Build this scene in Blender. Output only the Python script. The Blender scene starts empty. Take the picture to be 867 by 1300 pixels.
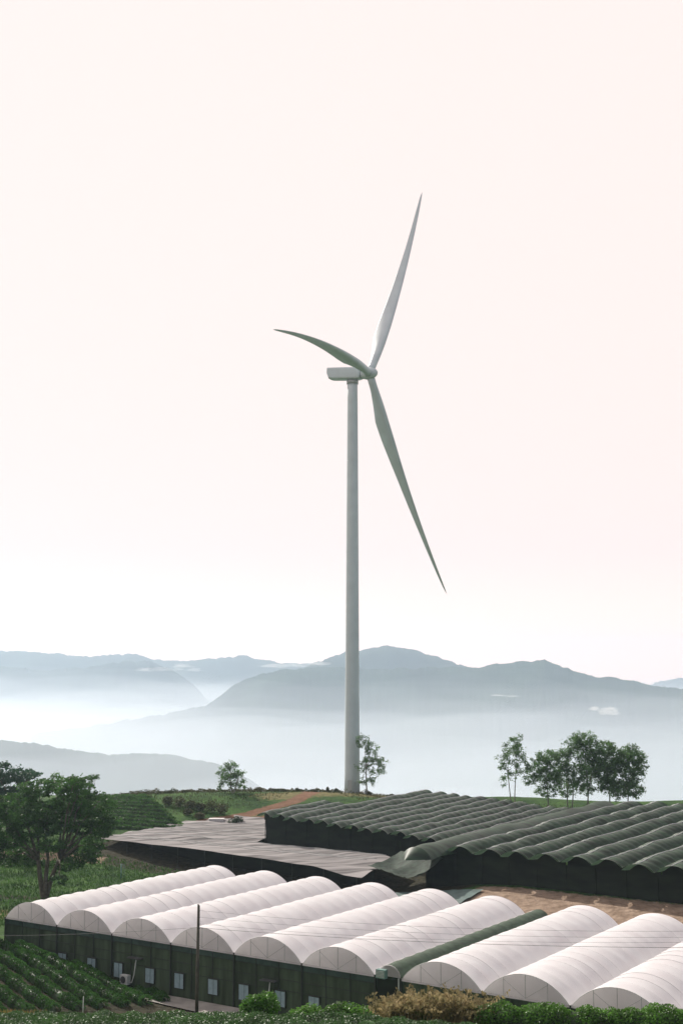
import bpy, math, random
import numpy as np
from mathutils import Vector, noise as mnoise

C = bpy.context.scene.collection
sc = bpy.context.scene
R = math.radians

# ------------------------------------------------------------------ camera, sky, sun, exposure
F, CZ = 1600.0, 32.1                      # focal length in photo pixels, eye height (m)
PITCH = math.atan(200 / 1600)
cd = bpy.data.cameras.new('camera'); cam = bpy.data.objects.new('camera', cd); C.objects.link(cam)
cam.location = (0, 0, CZ); cam.rotation_euler = (R(90) + PITCH, 0, 0)
cd.sensor_fit = 'VERTICAL'; cd.sensor_height = 36; cd.lens = 36 * F / 1300
cd.clip_start = 0.5; cd.clip_end = 60000
sc.camera = cam

SUN_AZ, SUN_EL = R(-34), R(35)            # azimuth from +y towards +x, elevation
w = bpy.data.worlds.new('World'); sc.world = w; w.use_nodes = True
nt = w.node_tree; nt.nodes.clear()
n_out = nt.nodes.new('ShaderNodeOutputWorld'); n_bg = nt.nodes.new('ShaderNodeBackground')
sky = nt.nodes.new('ShaderNodeTexSky'); sky.sky_type = 'NISHITA'; sky.sun_disc = False
sky.sun_elevation = SUN_EL; sky.sun_rotation = SUN_AZ; sky.dust_density = 2.0; sky.altitude = 1500
tc = nt.nodes.new('ShaderNodeTexCoord')
dot = nt.nodes.new('ShaderNodeVectorMath'); dot.operation = 'DOT_PRODUCT'
dot.inputs[1].default_value = (math.sin(SUN_AZ), math.cos(SUN_AZ), 0)
nt.links.new(tc.outputs['Generated'], dot.inputs[0])
mr = nt.nodes.new('ShaderNodeMapRange'); mr.inputs[1].default_value = -0.9; mr.inputs[2].default_value = 0.30
mr.inputs[3].default_value = 0.24; mr.inputs[4].default_value = 1.0; mr.clamp = True
nt.links.new(dot.outputs['Value'], mr.inputs[0])
veil = nt.nodes.new('ShaderNodeMix'); veil.data_type = 'RGBA'      # bright high haze over the blue sky, thickest round the sun
veil.inputs['B'].default_value = (10.6, 9.12, 8.80, 1)
sx = nt.nodes.new('ShaderNodeSeparateXYZ'); nt.links.new(tc.outputs['Generated'], sx.inputs[0])
hz_ = nt.nodes.new('ShaderNodeMapRange'); hz_.interpolation_type = 'SMOOTHSTEP'; hz_.inputs[1].default_value = 0.0; hz_.inputs[2].default_value = 0.10
hz_.inputs[3].default_value = 0.0; hz_.inputs[4].default_value = 1.0; nt.links.new(sx.outputs['Z'], hz_.inputs[0])
vm = nt.nodes.new('ShaderNodeMix'); vm.data_type = 'RGBA'; nt.links.new(hz_.outputs[0], vm.inputs['Factor'])               # low sky warmer than the high sky
vm.inputs['A'].default_value = (16.0, 10.9, 9.1, 1); vm.inputs['B'].default_value = (10.6, 9.10, 8.72, 1)
nt.links.new(vm.outputs['Result'], veil.inputs['B'])
nt.links.new(mr.outputs[0], veil.inputs['Factor']); nt.links.new(sky.outputs[0], veil.inputs['A'])
nt.links.new(veil.outputs['Result'], n_bg.inputs['Color']); n_bg.inputs['Strength'].default_value = 0.10
nt.links.new(n_bg.outputs[0], n_out.inputs['Surface'])

sd = bpy.data.lights.new('sun', 'SUN'); sun = bpy.data.objects.new('sun', sd); C.objects.link(sun)
sd.energy = 4.9; sd.angle = R(0.6); sd.color = (1.0, 0.93, 0.85)
sun_dir = Vector((math.sin(SUN_AZ) * math.cos(SUN_EL), math.cos(SUN_AZ) * math.cos(SUN_EL), math.sin(SUN_EL)))
sun.rotation_euler = sun_dir.to_track_quat('Z', 'Y').to_euler(); sun.location = (0, 0, 150)

vs = sc.view_settings; sc.display_settings.display_device = 'sRGB'
vs.view_transform = 'Standard'; vs.look = 'None'; vs.exposure = 0.0; vs.gamma = 1.0; vs.use_curve_mapping = False
sc.render.engine = 'CYCLES'
cy = sc.cycles; cy.use_denoising = True; cy.max_bounces = 10; cy.diffuse_bounces = 4; cy.transmission_bounces = 8
cy.transparent_max_bounces = 24; cy.volume_bounces = 4; cy.sample_clamp_indirect = 6

# ------------------------------------------------------------------ helpers
rng = np.random.default_rng(7); random.seed(7)
c_, s_ = math.cos(PITCH), math.sin(PITCH)
def atY(px, py, Y):                        # point at distance Y seen at a pixel of the photograph
    u = (px - 433.5) / F; v = (650 - py) / F
    d = Vector((u, c_ - v * s_, s_ + v * c_)); d *= Y / d.y
    return Vector((d.x, d.y, d.z + CZ))

class MB:
    def __init__(self): self.v = []; self.f = []; self.n = 0
    def add(self, V, Fc):
        V = np.asarray(V, float); self.v.append(V)
        self.f.extend([tuple(int(i) + self.n for i in q) for q in Fc]); self.n += len(V)
    def box(self, c, s, ax=None):           # centre, full size, optional 3 axes
        c = np.array(c, float); h = np.array(s, float) / 2
        A = np.eye(3) if ax is None else np.array(ax, float)
        V = [c + sx * h[0] * A[0] + sy * h[1] * A[1] + sz * h[2] * A[2] for sx in (-1, 1) for sy in (-1, 1) for sz in (-1, 1)]
        self.add(V, [(0, 1, 3, 2), (4, 6, 7, 5), (0, 4, 5, 1), (2, 3, 7, 6), (0, 2, 6, 4), (1, 5, 7, 3)])
    def tube(self, pts, r, n=6, cap=True):
        P = [np.array(p, float) for p in pts]; m = len(P)
        rr = r if hasattr(r, '__len__') else [r] * m
        V = []; ref = None
        for i in range(m):
            d = P[min(i + 1, m - 1)] - P[max(i - 1, 0)]; d = d / (np.linalg.norm(d) + 1e-9)
            if ref is None or abs(ref @ d) > 0.95:
                ref = np.array([0, 0, 1.]) if abs(d[2]) < 0.9 else np.array([1., 0, 0])
            a = np.cross(d, ref); a /= np.linalg.norm(a); b = np.cross(a, d); ref = b
            for k in range(n):
                t = 2 * math.pi * k / n; V.append(P[i] + rr[i] * (math.cos(t) * a + math.sin(t) * b))
        Fc = [(i * n + k, i * n + (k + 1) % n, (i + 1) * n + (k + 1) % n, (i + 1) * n + k) for i in range(m - 1) for k in range(n)]
        if cap: Fc += [tuple(range(n))[::-1], tuple(range((m - 1) * n, m * n))]
        self.add(V, Fc)
    def grid(self, G):                      # G: (a, b, 3) array
        G = np.asarray(G, float); a, b = G.shape[:2]
        self.add(G.reshape(-1, 3), [(i * b + j, i * b + j + 1, (i + 1) * b + j + 1, (i + 1) * b + j) for i in range(a - 1) for j in range(b - 1)])
    def build(self, name, mat, parent=None, smooth=False, loc=None):
        V = np.concatenate(self.v); me = bpy.data.meshes.new(name)
        if loc is not None: V = V - np.array(loc)
        elif parent is not None:
            q = parent; off = np.zeros(3)
            while q is not None: off = off + np.array(q.location); q = q.parent
            V = V - off
        me.from_pydata(V.tolist(), [], self.f); me.update()
        if smooth: me.polygons.foreach_set('use_smooth', [True] * len(me.polygons))
        o = bpy.data.objects.new(name, me); C.objects.link(o)
        if mat: me.materials.append(mat)
        if loc is not None: o.location = loc
        if parent is not None: o.parent = parent
        return o

def leaves(P, size, tilt=0.6, asp=0.55, rnd=rng):
    """many small pointed leaf faces at the points P"""
    P = np.asarray(P, float); n = len(P)
    a = rnd.normal(size=(n, 3)); a /= np.linalg.norm(a, axis=1)[:, None]; a[:, 2] *= tilt
    b = np.cross(a, rnd.normal(size=(n, 3))); b /= np.linalg.norm(b, axis=1)[:, None] + 1e-9
    s = (size * rnd.uniform(0.6, 1.35, n))[:, None]
    V = np.stack([P - a * s, P + b * s * asp, P + a * s, P - b * s * asp], 1).reshape(-1, 3)
    return V
def leaf_add(mb, P, size, tilt=0.6, asp=0.55):
    V = leaves(P, size, tilt, asp); n = len(V) // 4
    mb.add(V, np.arange(4 * n).reshape(-1, 4))

def tag(o, label=None, cat=None, group=None, kind=None):
    if label: o['label'] = label
    if cat: o['category'] = cat
    if group: o['group'] = group
    if kind: o['kind'] = kind
    return o
def empty(name, loc):
    o = bpy.data.objects.new(name, None); C.objects.link(o); o.location = loc; o.empty_display_size = 0.5
    return o

def mat(name, col, rough=0.7, var=0.25, scale=3.0, col2=None, bump=0.0, bscale=30.0, trans=0.0, spec=0.4, metal=0.0, alpha=1.0, coords='Object', detail=6, tcol=None, stretch=None):
    m = bpy.data.materials.new(name); m.use_nodes = True; t = m.node_tree; N = t.nodes; L = t.links
    p = N['Principled BSDF']; p.inputs['Roughness'].default_value = rough; p.inputs['Metallic'].default_value = metal
    p.inputs['Specular IOR Level'].default_value = spec; p.inputs['Alpha'].default_value = alpha
    cx = N.new('ShaderNodeTexCoord') if coords == 'Object' else N.new('ShaderNodeNewGeometry')
    co = cx.outputs['Object'] if coords == 'Object' else cx.outputs['Position']
    nz = N.new('ShaderNodeTexNoise'); nz.inputs['Scale'].default_value = scale; nz.inputs['Detail'].default_value = detail
    if stretch:
        mp = N.new('ShaderNodeMapping'); mp.inputs['Rotation'].default_value = (0, 0, 0.587); mp.inputs['Scale'].default_value = stretch; L.new(co, mp.inputs['Vector']); L.new(mp.outputs[0], nz.inputs['Vector'])
    else: L.new(co, nz.inputs['Vector'])
    rp = N.new('ShaderNodeValToRGB'); e = rp.color_ramp.elements
    c = np.array(col); lo = tuple(c * (1 - var)); hi = tuple(np.minimum(c * (1 + var), 0.95)) if col2 is None else tuple(col2)
    e[0].position = 0.32; e[1].position = 0.68; e[0].color = (*lo, 1); e[1].color = (*hi, 1)
    L.new(nz.outputs['Fac'], rp.inputs['Fac']); L.new(rp.outputs['Color'], p.inputs['Base Color'])
    if bump:
        n2 = N.new('ShaderNodeTexNoise'); n2.inputs['Scale'].default_value = bscale; n2.inputs['Detail'].default_value = 5
        L.new(co, n2.inputs['Vector']); b = N.new('ShaderNodeBump'); b.inputs['Strength'].default_value = bump; b.inputs['Distance'].default_value = 0.1
        L.new(n2.outputs['Fac'], b.inputs['Height']); L.new(b.outputs['Normal'], p.inputs['Normal'])
    if trans:
        tr = N.new('ShaderNodeBsdfTranslucent'); mx = N.new('ShaderNodeMixShader'); mx.inputs[0].default_value = trans
        if tcol: tr.inputs['Color'].default_value = (*tcol, 1)
        else: L.new(rp.outputs['Color'], tr.inputs['Color'])
        L.new(p.outputs[0], mx.inputs[1]); L.new(tr.outputs[0], mx.inputs[2]); L.new(mx.outputs[0], N['Material Output'].inputs['Surface'])
    return m

M = {}
M['turbine'] = mat('turbine paint', (0.555, 0.62, 0.635), 0.5, 0.05, 0.4)
M['film'] = mat('greenhouse film', (0.93, 0.905, 0.91), 0.38, 0.07, 0.5, trans=0.30, bump=0.35, bscale=0.8, coords='Position', spec=0.5)
M['gable'] = mat('gable film', (0.90, 0.88, 0.89), 0.4, 0.05, 0.8, trans=0.86, coords='Position')
M['pipe'] = mat('galvanised pipe', (0.42, 0.42, 0.42), 0.5, 0.15, 2)
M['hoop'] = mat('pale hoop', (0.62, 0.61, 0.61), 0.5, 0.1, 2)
M['gutter'] = mat('gutter', (0.34, 0.36, 0.35), 0.5, 0.2, 1.0)
M['post'] = mat('dark post', (0.035, 0.042, 0.035), 0.7, 0.2, 2)
M['netwall'] = mat('wall netting', (0.052, 0.078, 0.046), 0.85, 0.45, 0.8, stretch=(1.3, 1.3, 0.2), trans=0.25, coords='Position')
M['netlit'] = mat('lit wall netting', (0.06, 0.10, 0.085), 0.85, 0.2, 1.2, trans=0.3)  # paler tone paints the roof light coming through the top of the netting
M['pad'] = mat('cooling pad', (0.26, 0.36, 0.40), 0.6, 0.12, 3)
M['unit'] = mat('unit casing', (0.50, 0.52, 0.50), 0.5, 0.08, 3)
M['dark'] = mat('dark grille', (0.06, 0.065, 0.065), 0.6, 0.2, 5)
M['greenbox'] = mat('green box', (0.16, 0.27, 0.24), 0.5, 0.1, 3)
M['greynet'] = mat('grey net', (0.215, 0.205, 0.20), 0.9, 0.75, 1.0, trans=0.10, coords='Position', bump=0.4, bscale=1.2, detail=4, stretch=(0.035, 0.75, 0.3))
M['shadenet'] = mat('dark shade net', (0.030, 0.062, 0.034), 0.48, 0.62, 1.0, stretch=(0.12, 1.15, 0.12), detail=2, trans=0.2, coords='Position', spec=0.35, tcol=(0.08, 0.14, 0.085))
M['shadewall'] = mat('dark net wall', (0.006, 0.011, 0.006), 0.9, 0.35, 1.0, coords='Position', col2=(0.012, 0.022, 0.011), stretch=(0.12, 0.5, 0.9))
M['drape'] = mat('draped cloth', (0.036, 0.060, 0.042), 0.8, 0.5, 1.2, trans=0.25, coords='Position')
M['gapnet'] = mat('green netting', (0.050, 0.085, 0.052), 0.7, 0.25, 1.5, trans=0.15, coords='Position')
M['leaf_tree'] = mat('tree leaves', (0.052, 0.130, 0.028), 0.55, 0.5, 0.6, trans=0.42, coords='Position', spec=0.3)
M['leaf_hazed'] = mat('haze tinted leaves', (0.046, 0.105, 0.058), 0.6, 0.4, 0.6, trans=0.28, coords='Position', spec=0.3)  # distance haze put into the leaf colour of the farther tree
M['leaf_euc'] = mat('gum leaves', (0.105, 0.200, 0.066), 0.55, 0.45, 0.7, trans=0.45, coords='Position', spec=0.3)
M['leaf_tea'] = mat('tea leaves', (0.054, 0.130, 0.034), 0.8, 0.45, 0.8, trans=0.35, coords='Position', spec=0.0)
M['leaf_far'] = mat('far tea leaves', (0.070, 0.150, 0.045), 0.8, 0.35, 0.5, trans=0.35, coords='Position', spec=0.0)
M['leaf_front'] = mat('glossy tea leaves', (0.055, 0.125, 0.034), 0.5, 0.5, 0.9, trans=0.28, coords='Position', spec=0.45)
M['leaf_hedge'] = mat('hedge leaves', (0.095, 0.215, 0.036), 0.45, 0.5, 1.0, trans=0.4, coords='Position', spec=0.4)
M['leaf_bush'] = mat('bush leaves', (0.085, 0.205, 0.030), 0.42, 0.5, 1.3, trans=0.35, coords='Position', spec=0.5)
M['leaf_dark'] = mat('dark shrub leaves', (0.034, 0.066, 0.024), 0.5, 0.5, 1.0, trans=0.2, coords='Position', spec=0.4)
M['leaf_scrub'] = mat('scrub leaves', (0.055, 0.090, 0.028), 0.6, 0.5, 0.35, trans=0.2, coords='Position', spec=0.2, col2=(0.12, 0.115, 0.048))
M['drygrass'] = mat('dry grass', (0.17, 0.17, 0.06), 0.6, 0.5, 1.4, trans=0.4, coords='Position', spec=0.2, col2=(0.46, 0.37, 0.20))
M['yellowgrass'] = mat('yellow grass', (0.28, 0.20, 0.06), 0.6, 0.4, 1.4, trans=0.3, coords='Position', spec=0.2)
M['grass'] = mat('grass blades', (0.060, 0.132, 0.030), 0.6, 0.5, 0.25, trans=0.3, coords='Position', spec=0.2)
M['bark'] = mat('bark', (0.11, 0.095, 0.07), 0.9, 0.4, 2.5, bump=0.5, bscale=9)
M['barkpale'] = mat('pale bark', (0.20, 0.18, 0.15), 0.85, 0.4, 2.0)
M['wood'] = mat('weathered pole', (0.085, 0.075, 0.058), 0.85, 0.35, 1.5, bump=0.4, bscale=8)
M['wire'] = mat('wire', (0.10, 0.10, 0.10), 0.6, 0.1, 1)
M['concrete'] = mat('concrete', (0.30, 0.285, 0.26), 0.9, 0.25, 0.7, coords='Position', bump=0.3, bscale=6)
M['white'] = mat('white sheet', (0.6, 0.58, 0.56), 0.7, 0.1, 2)
M['teal'] = mat('teal sheet', (0.09, 0.14, 0.13), 0.6, 0.3, 0.8)
M['mountain'] = mat('wooded slope', (0.030, 0.048, 0.030), 0.95, 0.5, 0.004, coords='Position', spec=0.05)

def ground_mat():
    m = bpy.data.materials.new('ground'); m.use_nodes = True; t = m.node_tree; N = t.nodes; L = t.links
    p = N['Principled BSDF']; p.inputs['Roughness'].default_value = 0.95; p.inputs['Specular IOR Level'].default_value = 0.1
    g = N.new('ShaderNodeNewGeometry')
    def nz(scale, detail=6):
        n = N.new('ShaderNodeTexNoise'); n.inputs['Scale'].default_value = scale; n.inputs['Detail'].default_value = detail
        L.new(g.outputs['Position'], n.inputs['Vector']); return n
    def ramp(n, a, b, ca, cb):
        r = N.new('ShaderNodeValToRGB'); e = r.color_ramp.elements; e[0].position = a; e[1].position = b
        e[0].color = (*ca, 1); e[1].color = (*cb, 1); L.new(n, r.inputs['Fac']); return r
    green = ramp(nz(0.22).outputs['Fac'], 0.35, 0.66, (0.021, 0.060, 0.013), (0.058, 0.125, 0.028))
    fine = ramp(nz(2.2).outputs['Fac'], 0.35, 0.7, (0.55, 0.55, 0.5), (1.3, 1.3, 1.2))
    mul = N.new('ShaderNodeMix'); mul.data_type = 'RGBA'; mul.blend_type = 'MULTIPLY'; mul.inputs['Factor'].default_value = 1
    L.new(green.outputs[0], mul.inputs['A']); L.new(fine.outputs[0], mul.inputs['B'])
    soil = ramp(nz(0.7).outputs['Fac'], 0.3, 0.7, (0.18, 0.130, 0.090), (0.36, 0.275, 0.205))
    red = ramp(nz(0.5).outputs['Fac'], 0.3, 0.7, (0.125, 0.068, 0.040), (0.20, 0.115, 0.070))
    dark = ramp(nz(1.1).outputs['Fac'], 0.3, 0.7, (0.022, 0.024, 0.014), (0.055, 0.050, 0.030))
    dry = ramp(nz(1.6).outputs['Fac'], 0.3, 0.7, (0.075, 0.085, 0.032), (0.20, 0.17, 0.075))
    cur = mul.outputs['Result']
    for attr, src in (('dry', dry), ('tilled_shade', dark), ('soil', soil), ('red', red)):
        a = N.new('ShaderNodeAttribute'); a.attribute_name = attr
        n = nz(0.9, 8)
        ad = N.new('ShaderNodeMath'); ad.operation = 'ADD'; L.new(a.outputs['Fac'], ad.inputs[0])
        sb = N.new('ShaderNodeMath'); sb.operation = 'MULTIPLY_ADD'; sb.inputs[1].default_value = 0.9; sb.inputs[2].default_value = -0.45
        L.new(n.outputs['Fac'], sb.inputs[0]); L.new(sb.outputs[0], ad.inputs[1])
        ms = N.new('ShaderNodeMapRange'); ms.inputs[1].default_value = 0.38; ms.inputs[2].default_value = 0.62; L.new(ad.outputs[0], ms.inputs[0])
        mx = N.new('ShaderNodeMix'); mx.data_type = 'RGBA'; L.new(ms.outputs[0], mx.inputs['Factor'])
        L.new(cur, mx.inputs['A']); L.new(src.outputs[0], mx.inputs['B']); cur = mx.outputs['Result']
    L.new(cur, p.inputs['Base Color'])
    b = N.new('ShaderNodeBump'); b.inputs['Strength'].default_value = 0.9; b.inputs['Distance'].default_value = 0.35
    L.new(nz(1.5, 8).outputs['Fac'], b.inputs['Height']); L.new(b.outputs['Normal'], p.inputs['Normal'])
    return m

# ------------------------------------------------------------------ terrain
AZ = 0.587
E2 = np.array([math.cos(AZ), -math.sin(AZ), 0.0]); T2 = np.array([math.sin(AZ), math.cos(AZ), 0.0]); O2 = np.array([-36.97, 143.41, 0.0])
UP = np.array([0, 0, 1.0])
def uw(u, v, z=0.0): return O2 + u * E2 + v * T2 + np.array([0, 0, z])   # the farm's own grid: along the greenhouse front, into depth
cp = [(x, y, z) for y, z in ((-60, 31), (0, 30.2), (30, 22.6), (52, 16.9), (60, 15.0), (68, 14.0), (75, 12.1), (86, 8.0), (104, 1.6)) for x in (-90, -40, -20, 0)] + [(x, y, z) for y, z in ((-60, 31), (0, 30.0), (30, 22.0), (52, 16.0), (60, 13.9), (68, 13.3), (75, 11.8), (86, 8.0), (104, 1.6)) for x in (12, 24, 40, 90)]
cp += [(x, 116, 0.1) for x in (-16, 0, 25, 60)]
cp += [(-36, 138, 2.9), (-46, 141, 3.4), (-30, 133.5, 2.1), (-24, 130, 1.0), (-18, 127.5, 0.15), (-40, 124, 0.9), (-30, 121, 0.4), (-20, 119, 0.1), (-60, 130, 2.8), (-60, 150, 3.0), (-40, 114, 0.5), (-70, 118, 2)]
for u in (4, 20, 36, 52, 70, 90):
    for v in (-1.2, 10, 22, 32):
        if u > 12 or v > 5: cp.append((*uw(u, v)[:2], 0.0))
cp += [(-42, 184, 0.5), (-60, 184, 0.8), (-30, 178, 0.2), (-27, 195, 0.5), (-45, 205, 1.2), (-75, 205, 2.0), (-80, 175, 1.5), (-50, 165, 0.6),
       (-20, 205, 1.0), (0, 190, 1.0), (10, 185, 1.5), (-38, 223, 3.7), (-50, 258, 6.3), (-75, 258, 6.0), (-32, 258, 7.2), (-60, 226, 3.9), (-90, 230, 4),
       (0, 262, 7.0), (20, 262, 5.0), (40, 262, 2.2), (70, 258, 1.8), (95, 250, 2.5), (-95, 250, 5.5), (-18, 240, 4.6), (2, 270, 6.35), (-6, 256, 7.0),
       (0, 210, 3.4), (10, 228, 4.6), (25, 240, 5.5), (18, 172, 3.0), (28, 166, 3.1), (40, 158, 3.1), (35, 200, 4.0), (52, 228, 4.8), (60, 148, 3.0), (80, 200, 4), (80, 150, 2),
       (22, 155, 1.6), (33, 148, 1.5), (45, 141, 1.3)]
cp += [(x, y, z) for y, z in ((285, 4.0), (300, 1.5), (340, -16)) for x in (-95, -40, 0, 40, 95)]
cp = np.array(cp, float)
def tps_fit(P, smooth=0.4):
    n = len(P); d = np.linalg.norm(P[:, None, :2] - P[None, :, :2], axis=2)
    K = np.where(d > 0, d * d * np.log(d + 1e-9), 0) + np.eye(n) * smooth * 10
    Q = np.c_[np.ones(n), P[:, :2]]; A = np.block([[K, Q], [Q.T, np.zeros((3, 3))]])
    return np.linalg.solve(A, np.r_[P[:, 2], 0, 0, 0])
WT = tps_fit(cp)
def near_z(x, y):
    x = np.asarray(x, float).ravel(); y = np.asarray(y, float).ravel(); out = np.empty(len(x))
    for i in range(0, len(x), 20000):
        d = np.hypot(x[i:i + 20000, None] - cp[None, :, 0], y[i:i + 20000, None] - cp[None, :, 1])
        out[i:i + 20000] = (np.where(d > 0, d * d * np.log(d + 1e-9), 0)) @ WT[:-3] + WT[-3] + WT[-2] * x[i:i + 20000] + WT[-1] * y[i:i + 20000]
    return out
def terr(x, y):
    x = np.asarray(x, float); y = np.asarray(y, float); shp = np.broadcast(x, y).shape
    x = np.broadcast_to(x, shp).ravel(); y = np.broadcast_to(y, shp).ravel()
    z = near_z(np.clip(x, -90, 90), np.clip(y, -60, 330))
    far = -380 + 392 * np.exp(-np.maximum(y - 330, 0) / 420.0) * np.exp(-np.maximum(np.abs(x) - 90, 0) / 900.0)
    k = np.clip((y - 300) / 40, 0, 1); k2 = np.clip((np.abs(x) - 95) / 160, 0, 1) * np.clip((y - 150) / 80, 0, 1)
    k = np.maximum(k, k2); k = k * k * (3 - 2 * k)
    far = np.minimum(far, -8 - np.maximum(y - 330, 0) * 0.35 + 0 * x) if False else far - 12
    z = z * (1 - k) + far * k
    return z.reshape(shp)
def tz(x, y): return float(terr(np.array([x]), np.array([y]))[0])

def seg_dist(X, Y, pts):
    D = np.full(X.shape, 1e9)
    for (ax, ay), (bx, by) in zip(pts[:-1], pts[1:]):
        dx, dy = bx - ax, by - ay; t = np.clip(((X - ax) * dx + (Y - ay) * dy) / (dx * dx + dy * dy), 0, 1)
        D = np.minimum(D, np.hypot(X - ax - t * dx, Y - ay - t * dy))
    return D
def geo(a, b, first):
    out = [a]; st = first
    while abs(out[-1]) < abs(b): out.append(out[-1] + math.copysign(st, b)); st *= 1.35
    return out[1:]
xs = np.r_[np.array(geo(-96, -9000, 4))[::-1], np.arange(-96, 96.1, 1.2), geo(96, 9000, 4)]
ys = np.r_[np.arange(-60, 310, 1.2), geo(310, 6200, 4), 9500]
Xg, Yg = np.meshgrid(xs, ys); Zg = terr(Xg, Yg)
bumpy = np.array([mnoise.noise(Vector((x * 0.35, y * 0.35, 0))) for x, y in zip(Xg.ravel(), Yg.ravel())]).reshape(Xg.shape)
Zg = Zg + bumpy * 0.10 * (np.abs(Xg) < 97) * (Yg < 310)
mb = MB(); mb.grid(np.stack([Xg, Yg, Zg], -1)); ground = mb.build('ground', ground_mat(), smooth=True); tag(ground, kind='structure')
U = (Xg - O2[0]) * E2[0] + (Yg - O2[1]) * E2[1]; V = (Xg - O2[0]) * T2[0] + (Yg - O2[1]) * T2[1]
def box_mask(u0, u1, v0, v1, s=1.5):
    d = np.maximum(np.maximum(u0 - U, U - u1), np.maximum(v0 - V, V - v1)); return np.clip(0.5 - d / (2 * s), 0, 1)
soil = np.maximum(box_mask(29, 80, 33, 57.5), np.clip(0.5 - (seg_dist(Xg, Yg, [(-75, 212), (-50, 211), (-40, 209)]) - 2.0) / 2, 0, 1))
red = np.clip(0.5 - (seg_dist(Xg, Yg, [(-25, 236), (-16, 244), (-9, 252), (-6, 262), (-8, 272)]) - 1.7) / 2, 0, 1)
red = np.maximum(red, np.clip(0.5 - (seg_dist(Xg, Yg, [(-18, 238), (-10, 242)]) - 2.0) / 3, 0, 1) * 0.8)
dry = np.clip(0.5 - (seg_dist(Xg, Yg, [(-12, 258), (-4, 262), (12, 266)]) - 6) / 8, 0, 1) * 0.8
dry = np.maximum(dry, np.clip(0.5 - (seg_dist(Xg, Yg, [(-70, 176), (-50, 172), (-36, 168)]) - 4) / 4, 0, 1) * 0.6)
till_shade = np.maximum(np.clip(0.5 - (seg_dist(Xg, Yg, [(-46, 134), (-20, 122)]) - 8) / 3, 0, 1), box_mask(-44, 14, 52, 70))
till_shade = np.maximum(till_shade, 1.3 * box_mask(7, 27, 30, 76)); till_shade = np.maximum(till_shade, np.clip(0.5 - (seg_dist(Xg, Yg, [(-80, 189), (-42, 181), (-34, 176)]) - 1.0) / 0.8, 0, 1))  # the narrow strip is the ditch's shadow painted into the ground colour
till_shade = np.maximum(till_shade, box_mask(-1, 82, 0, 32))
for nm, A in (('soil', soil), ('red', red), ('dry', dry), ('tilled_shade', till_shade)):
    a = ground.data.attributes.new(nm, 'FLOAT', 'POINT'); a.data.foreach_set('value', A.ravel().astype(np.float32))

# path of concrete in front of the netting wall
G = [[(*uw(u, v)[:2], tz(*uw(u, v)[:2]) + 0.12) for v in (-3.6, -2.4, -1.2, -0.2)] for u in np.arange(20, 52, 1.5)]
mb = MB(); mb.grid(np.array(G)); tag(mb.build('path', M['concrete'], smooth=True), kind='structure')

# ------------------------------------------------------------------ mountains
def mountain(name, prof, D, W, base, label, seed=0, rough=14):
    px = np.array([p[0] for p in prof], float); py = np.array([p[1] for p in prof], float)
    step = 1.1; X = np.arange(px[0], px[-1] + step, step); Yp = np.interp(X, px, py)
    k = np.hanning(15); k /= k.sum(); Yp = np.convolve(np.pad(Yp, 7, mode='edge'), k, mode='valid')
    S = np.linspace(-1, 1, 41); G = np.zeros((len(X), len(S), 3))
    for i, (a, b) in enumerate(zip(X, Yp)):
        p = atY(a, b, D)
        tr = D / F * (2.6 * mnoise.noise(Vector((a * 0.06, seed, 6))) + 1.5 * mnoise.noise(Vector((a * 0.17, seed, 4))) + 1.5 * abs(mnoise.noise(Vector((a * 0.42, seed, 3)))) + 0.9 * abs(mnoise.noise(Vector((a * 0.83, seed, 9)))))
        for j, s in enumerate(S):
            y = D + s * W; f = (1 - abs(s)) ** 1.25
            n = mnoise.fractal(Vector((p.x / 520.0, y / 900.0, seed)), 1.0, 2.1, 6)
            z = base + (p.z - base) * f + n * rough * 5 * min(1, abs(s) * 3) * f
            if s == 0: z = p.z + tr
            G[i, j] = (p.x * y / D, y, z)
    m = MB(); m.grid(G); o = m.build(name, M['mountain'], smooth=True)
    tag(o, label, None, None, 'structure'); return o
mountain('hill', [(-90, 932), (-20, 938), (0, 940), (50, 945), (80, 950), (130, 958), (180, 957), (215, 958), (250, 965), (285, 972), (310, 985), (345, 1008), (380, 1030)], 3050, 800, -395, 'low pale wooded hill rising out of the mist', 3, 6)
mountain('mountain', [(40, 932), (120, 922), (190, 910), (240, 901), (268, 893), (285, 880), (300, 868), (330, 856), (370, 849), (430, 847), (470, 850), (520, 849), (560, 847), (600, 848), (640, 842), (690, 838), (720, 849), (745, 858), (790, 862), (830, 871), (867, 875), (960, 890)], 5200, 1300, -390, 'long dark blue ridge', 11, 22)
mountain('mountain', [(340, 880), (380, 851), (400, 841), (440, 828), (490, 820), (530, 826), (560, 836), (600, 850), (660, 880)], 6300, 1100, -390, 'highest blue peak', 17, 22)
mountain('mountain', [(-80, 823), (0, 826), (60, 829), (110, 834), (170, 830), (200, 838), (240, 840), (270, 836), (310, 833), (350, 841), (390, 843), (430, 838), (480, 850), (540, 880)], 8200, 1200, -390, 'far pale range', 23, 25)
mountain('mountain', [(-90, 856), (0, 846), (60, 852), (110, 847), (180, 838), (215, 848), (245, 868), (265, 890)], 7000, 1000, -390, 'pale ridge in mist', 29, 22)
mountain('mountain', [(740, 892), (790, 880), (820, 870), (845, 864), (867, 861), (940, 855)], 9000, 500, -390, 'faintest range', 31, 20)

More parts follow.
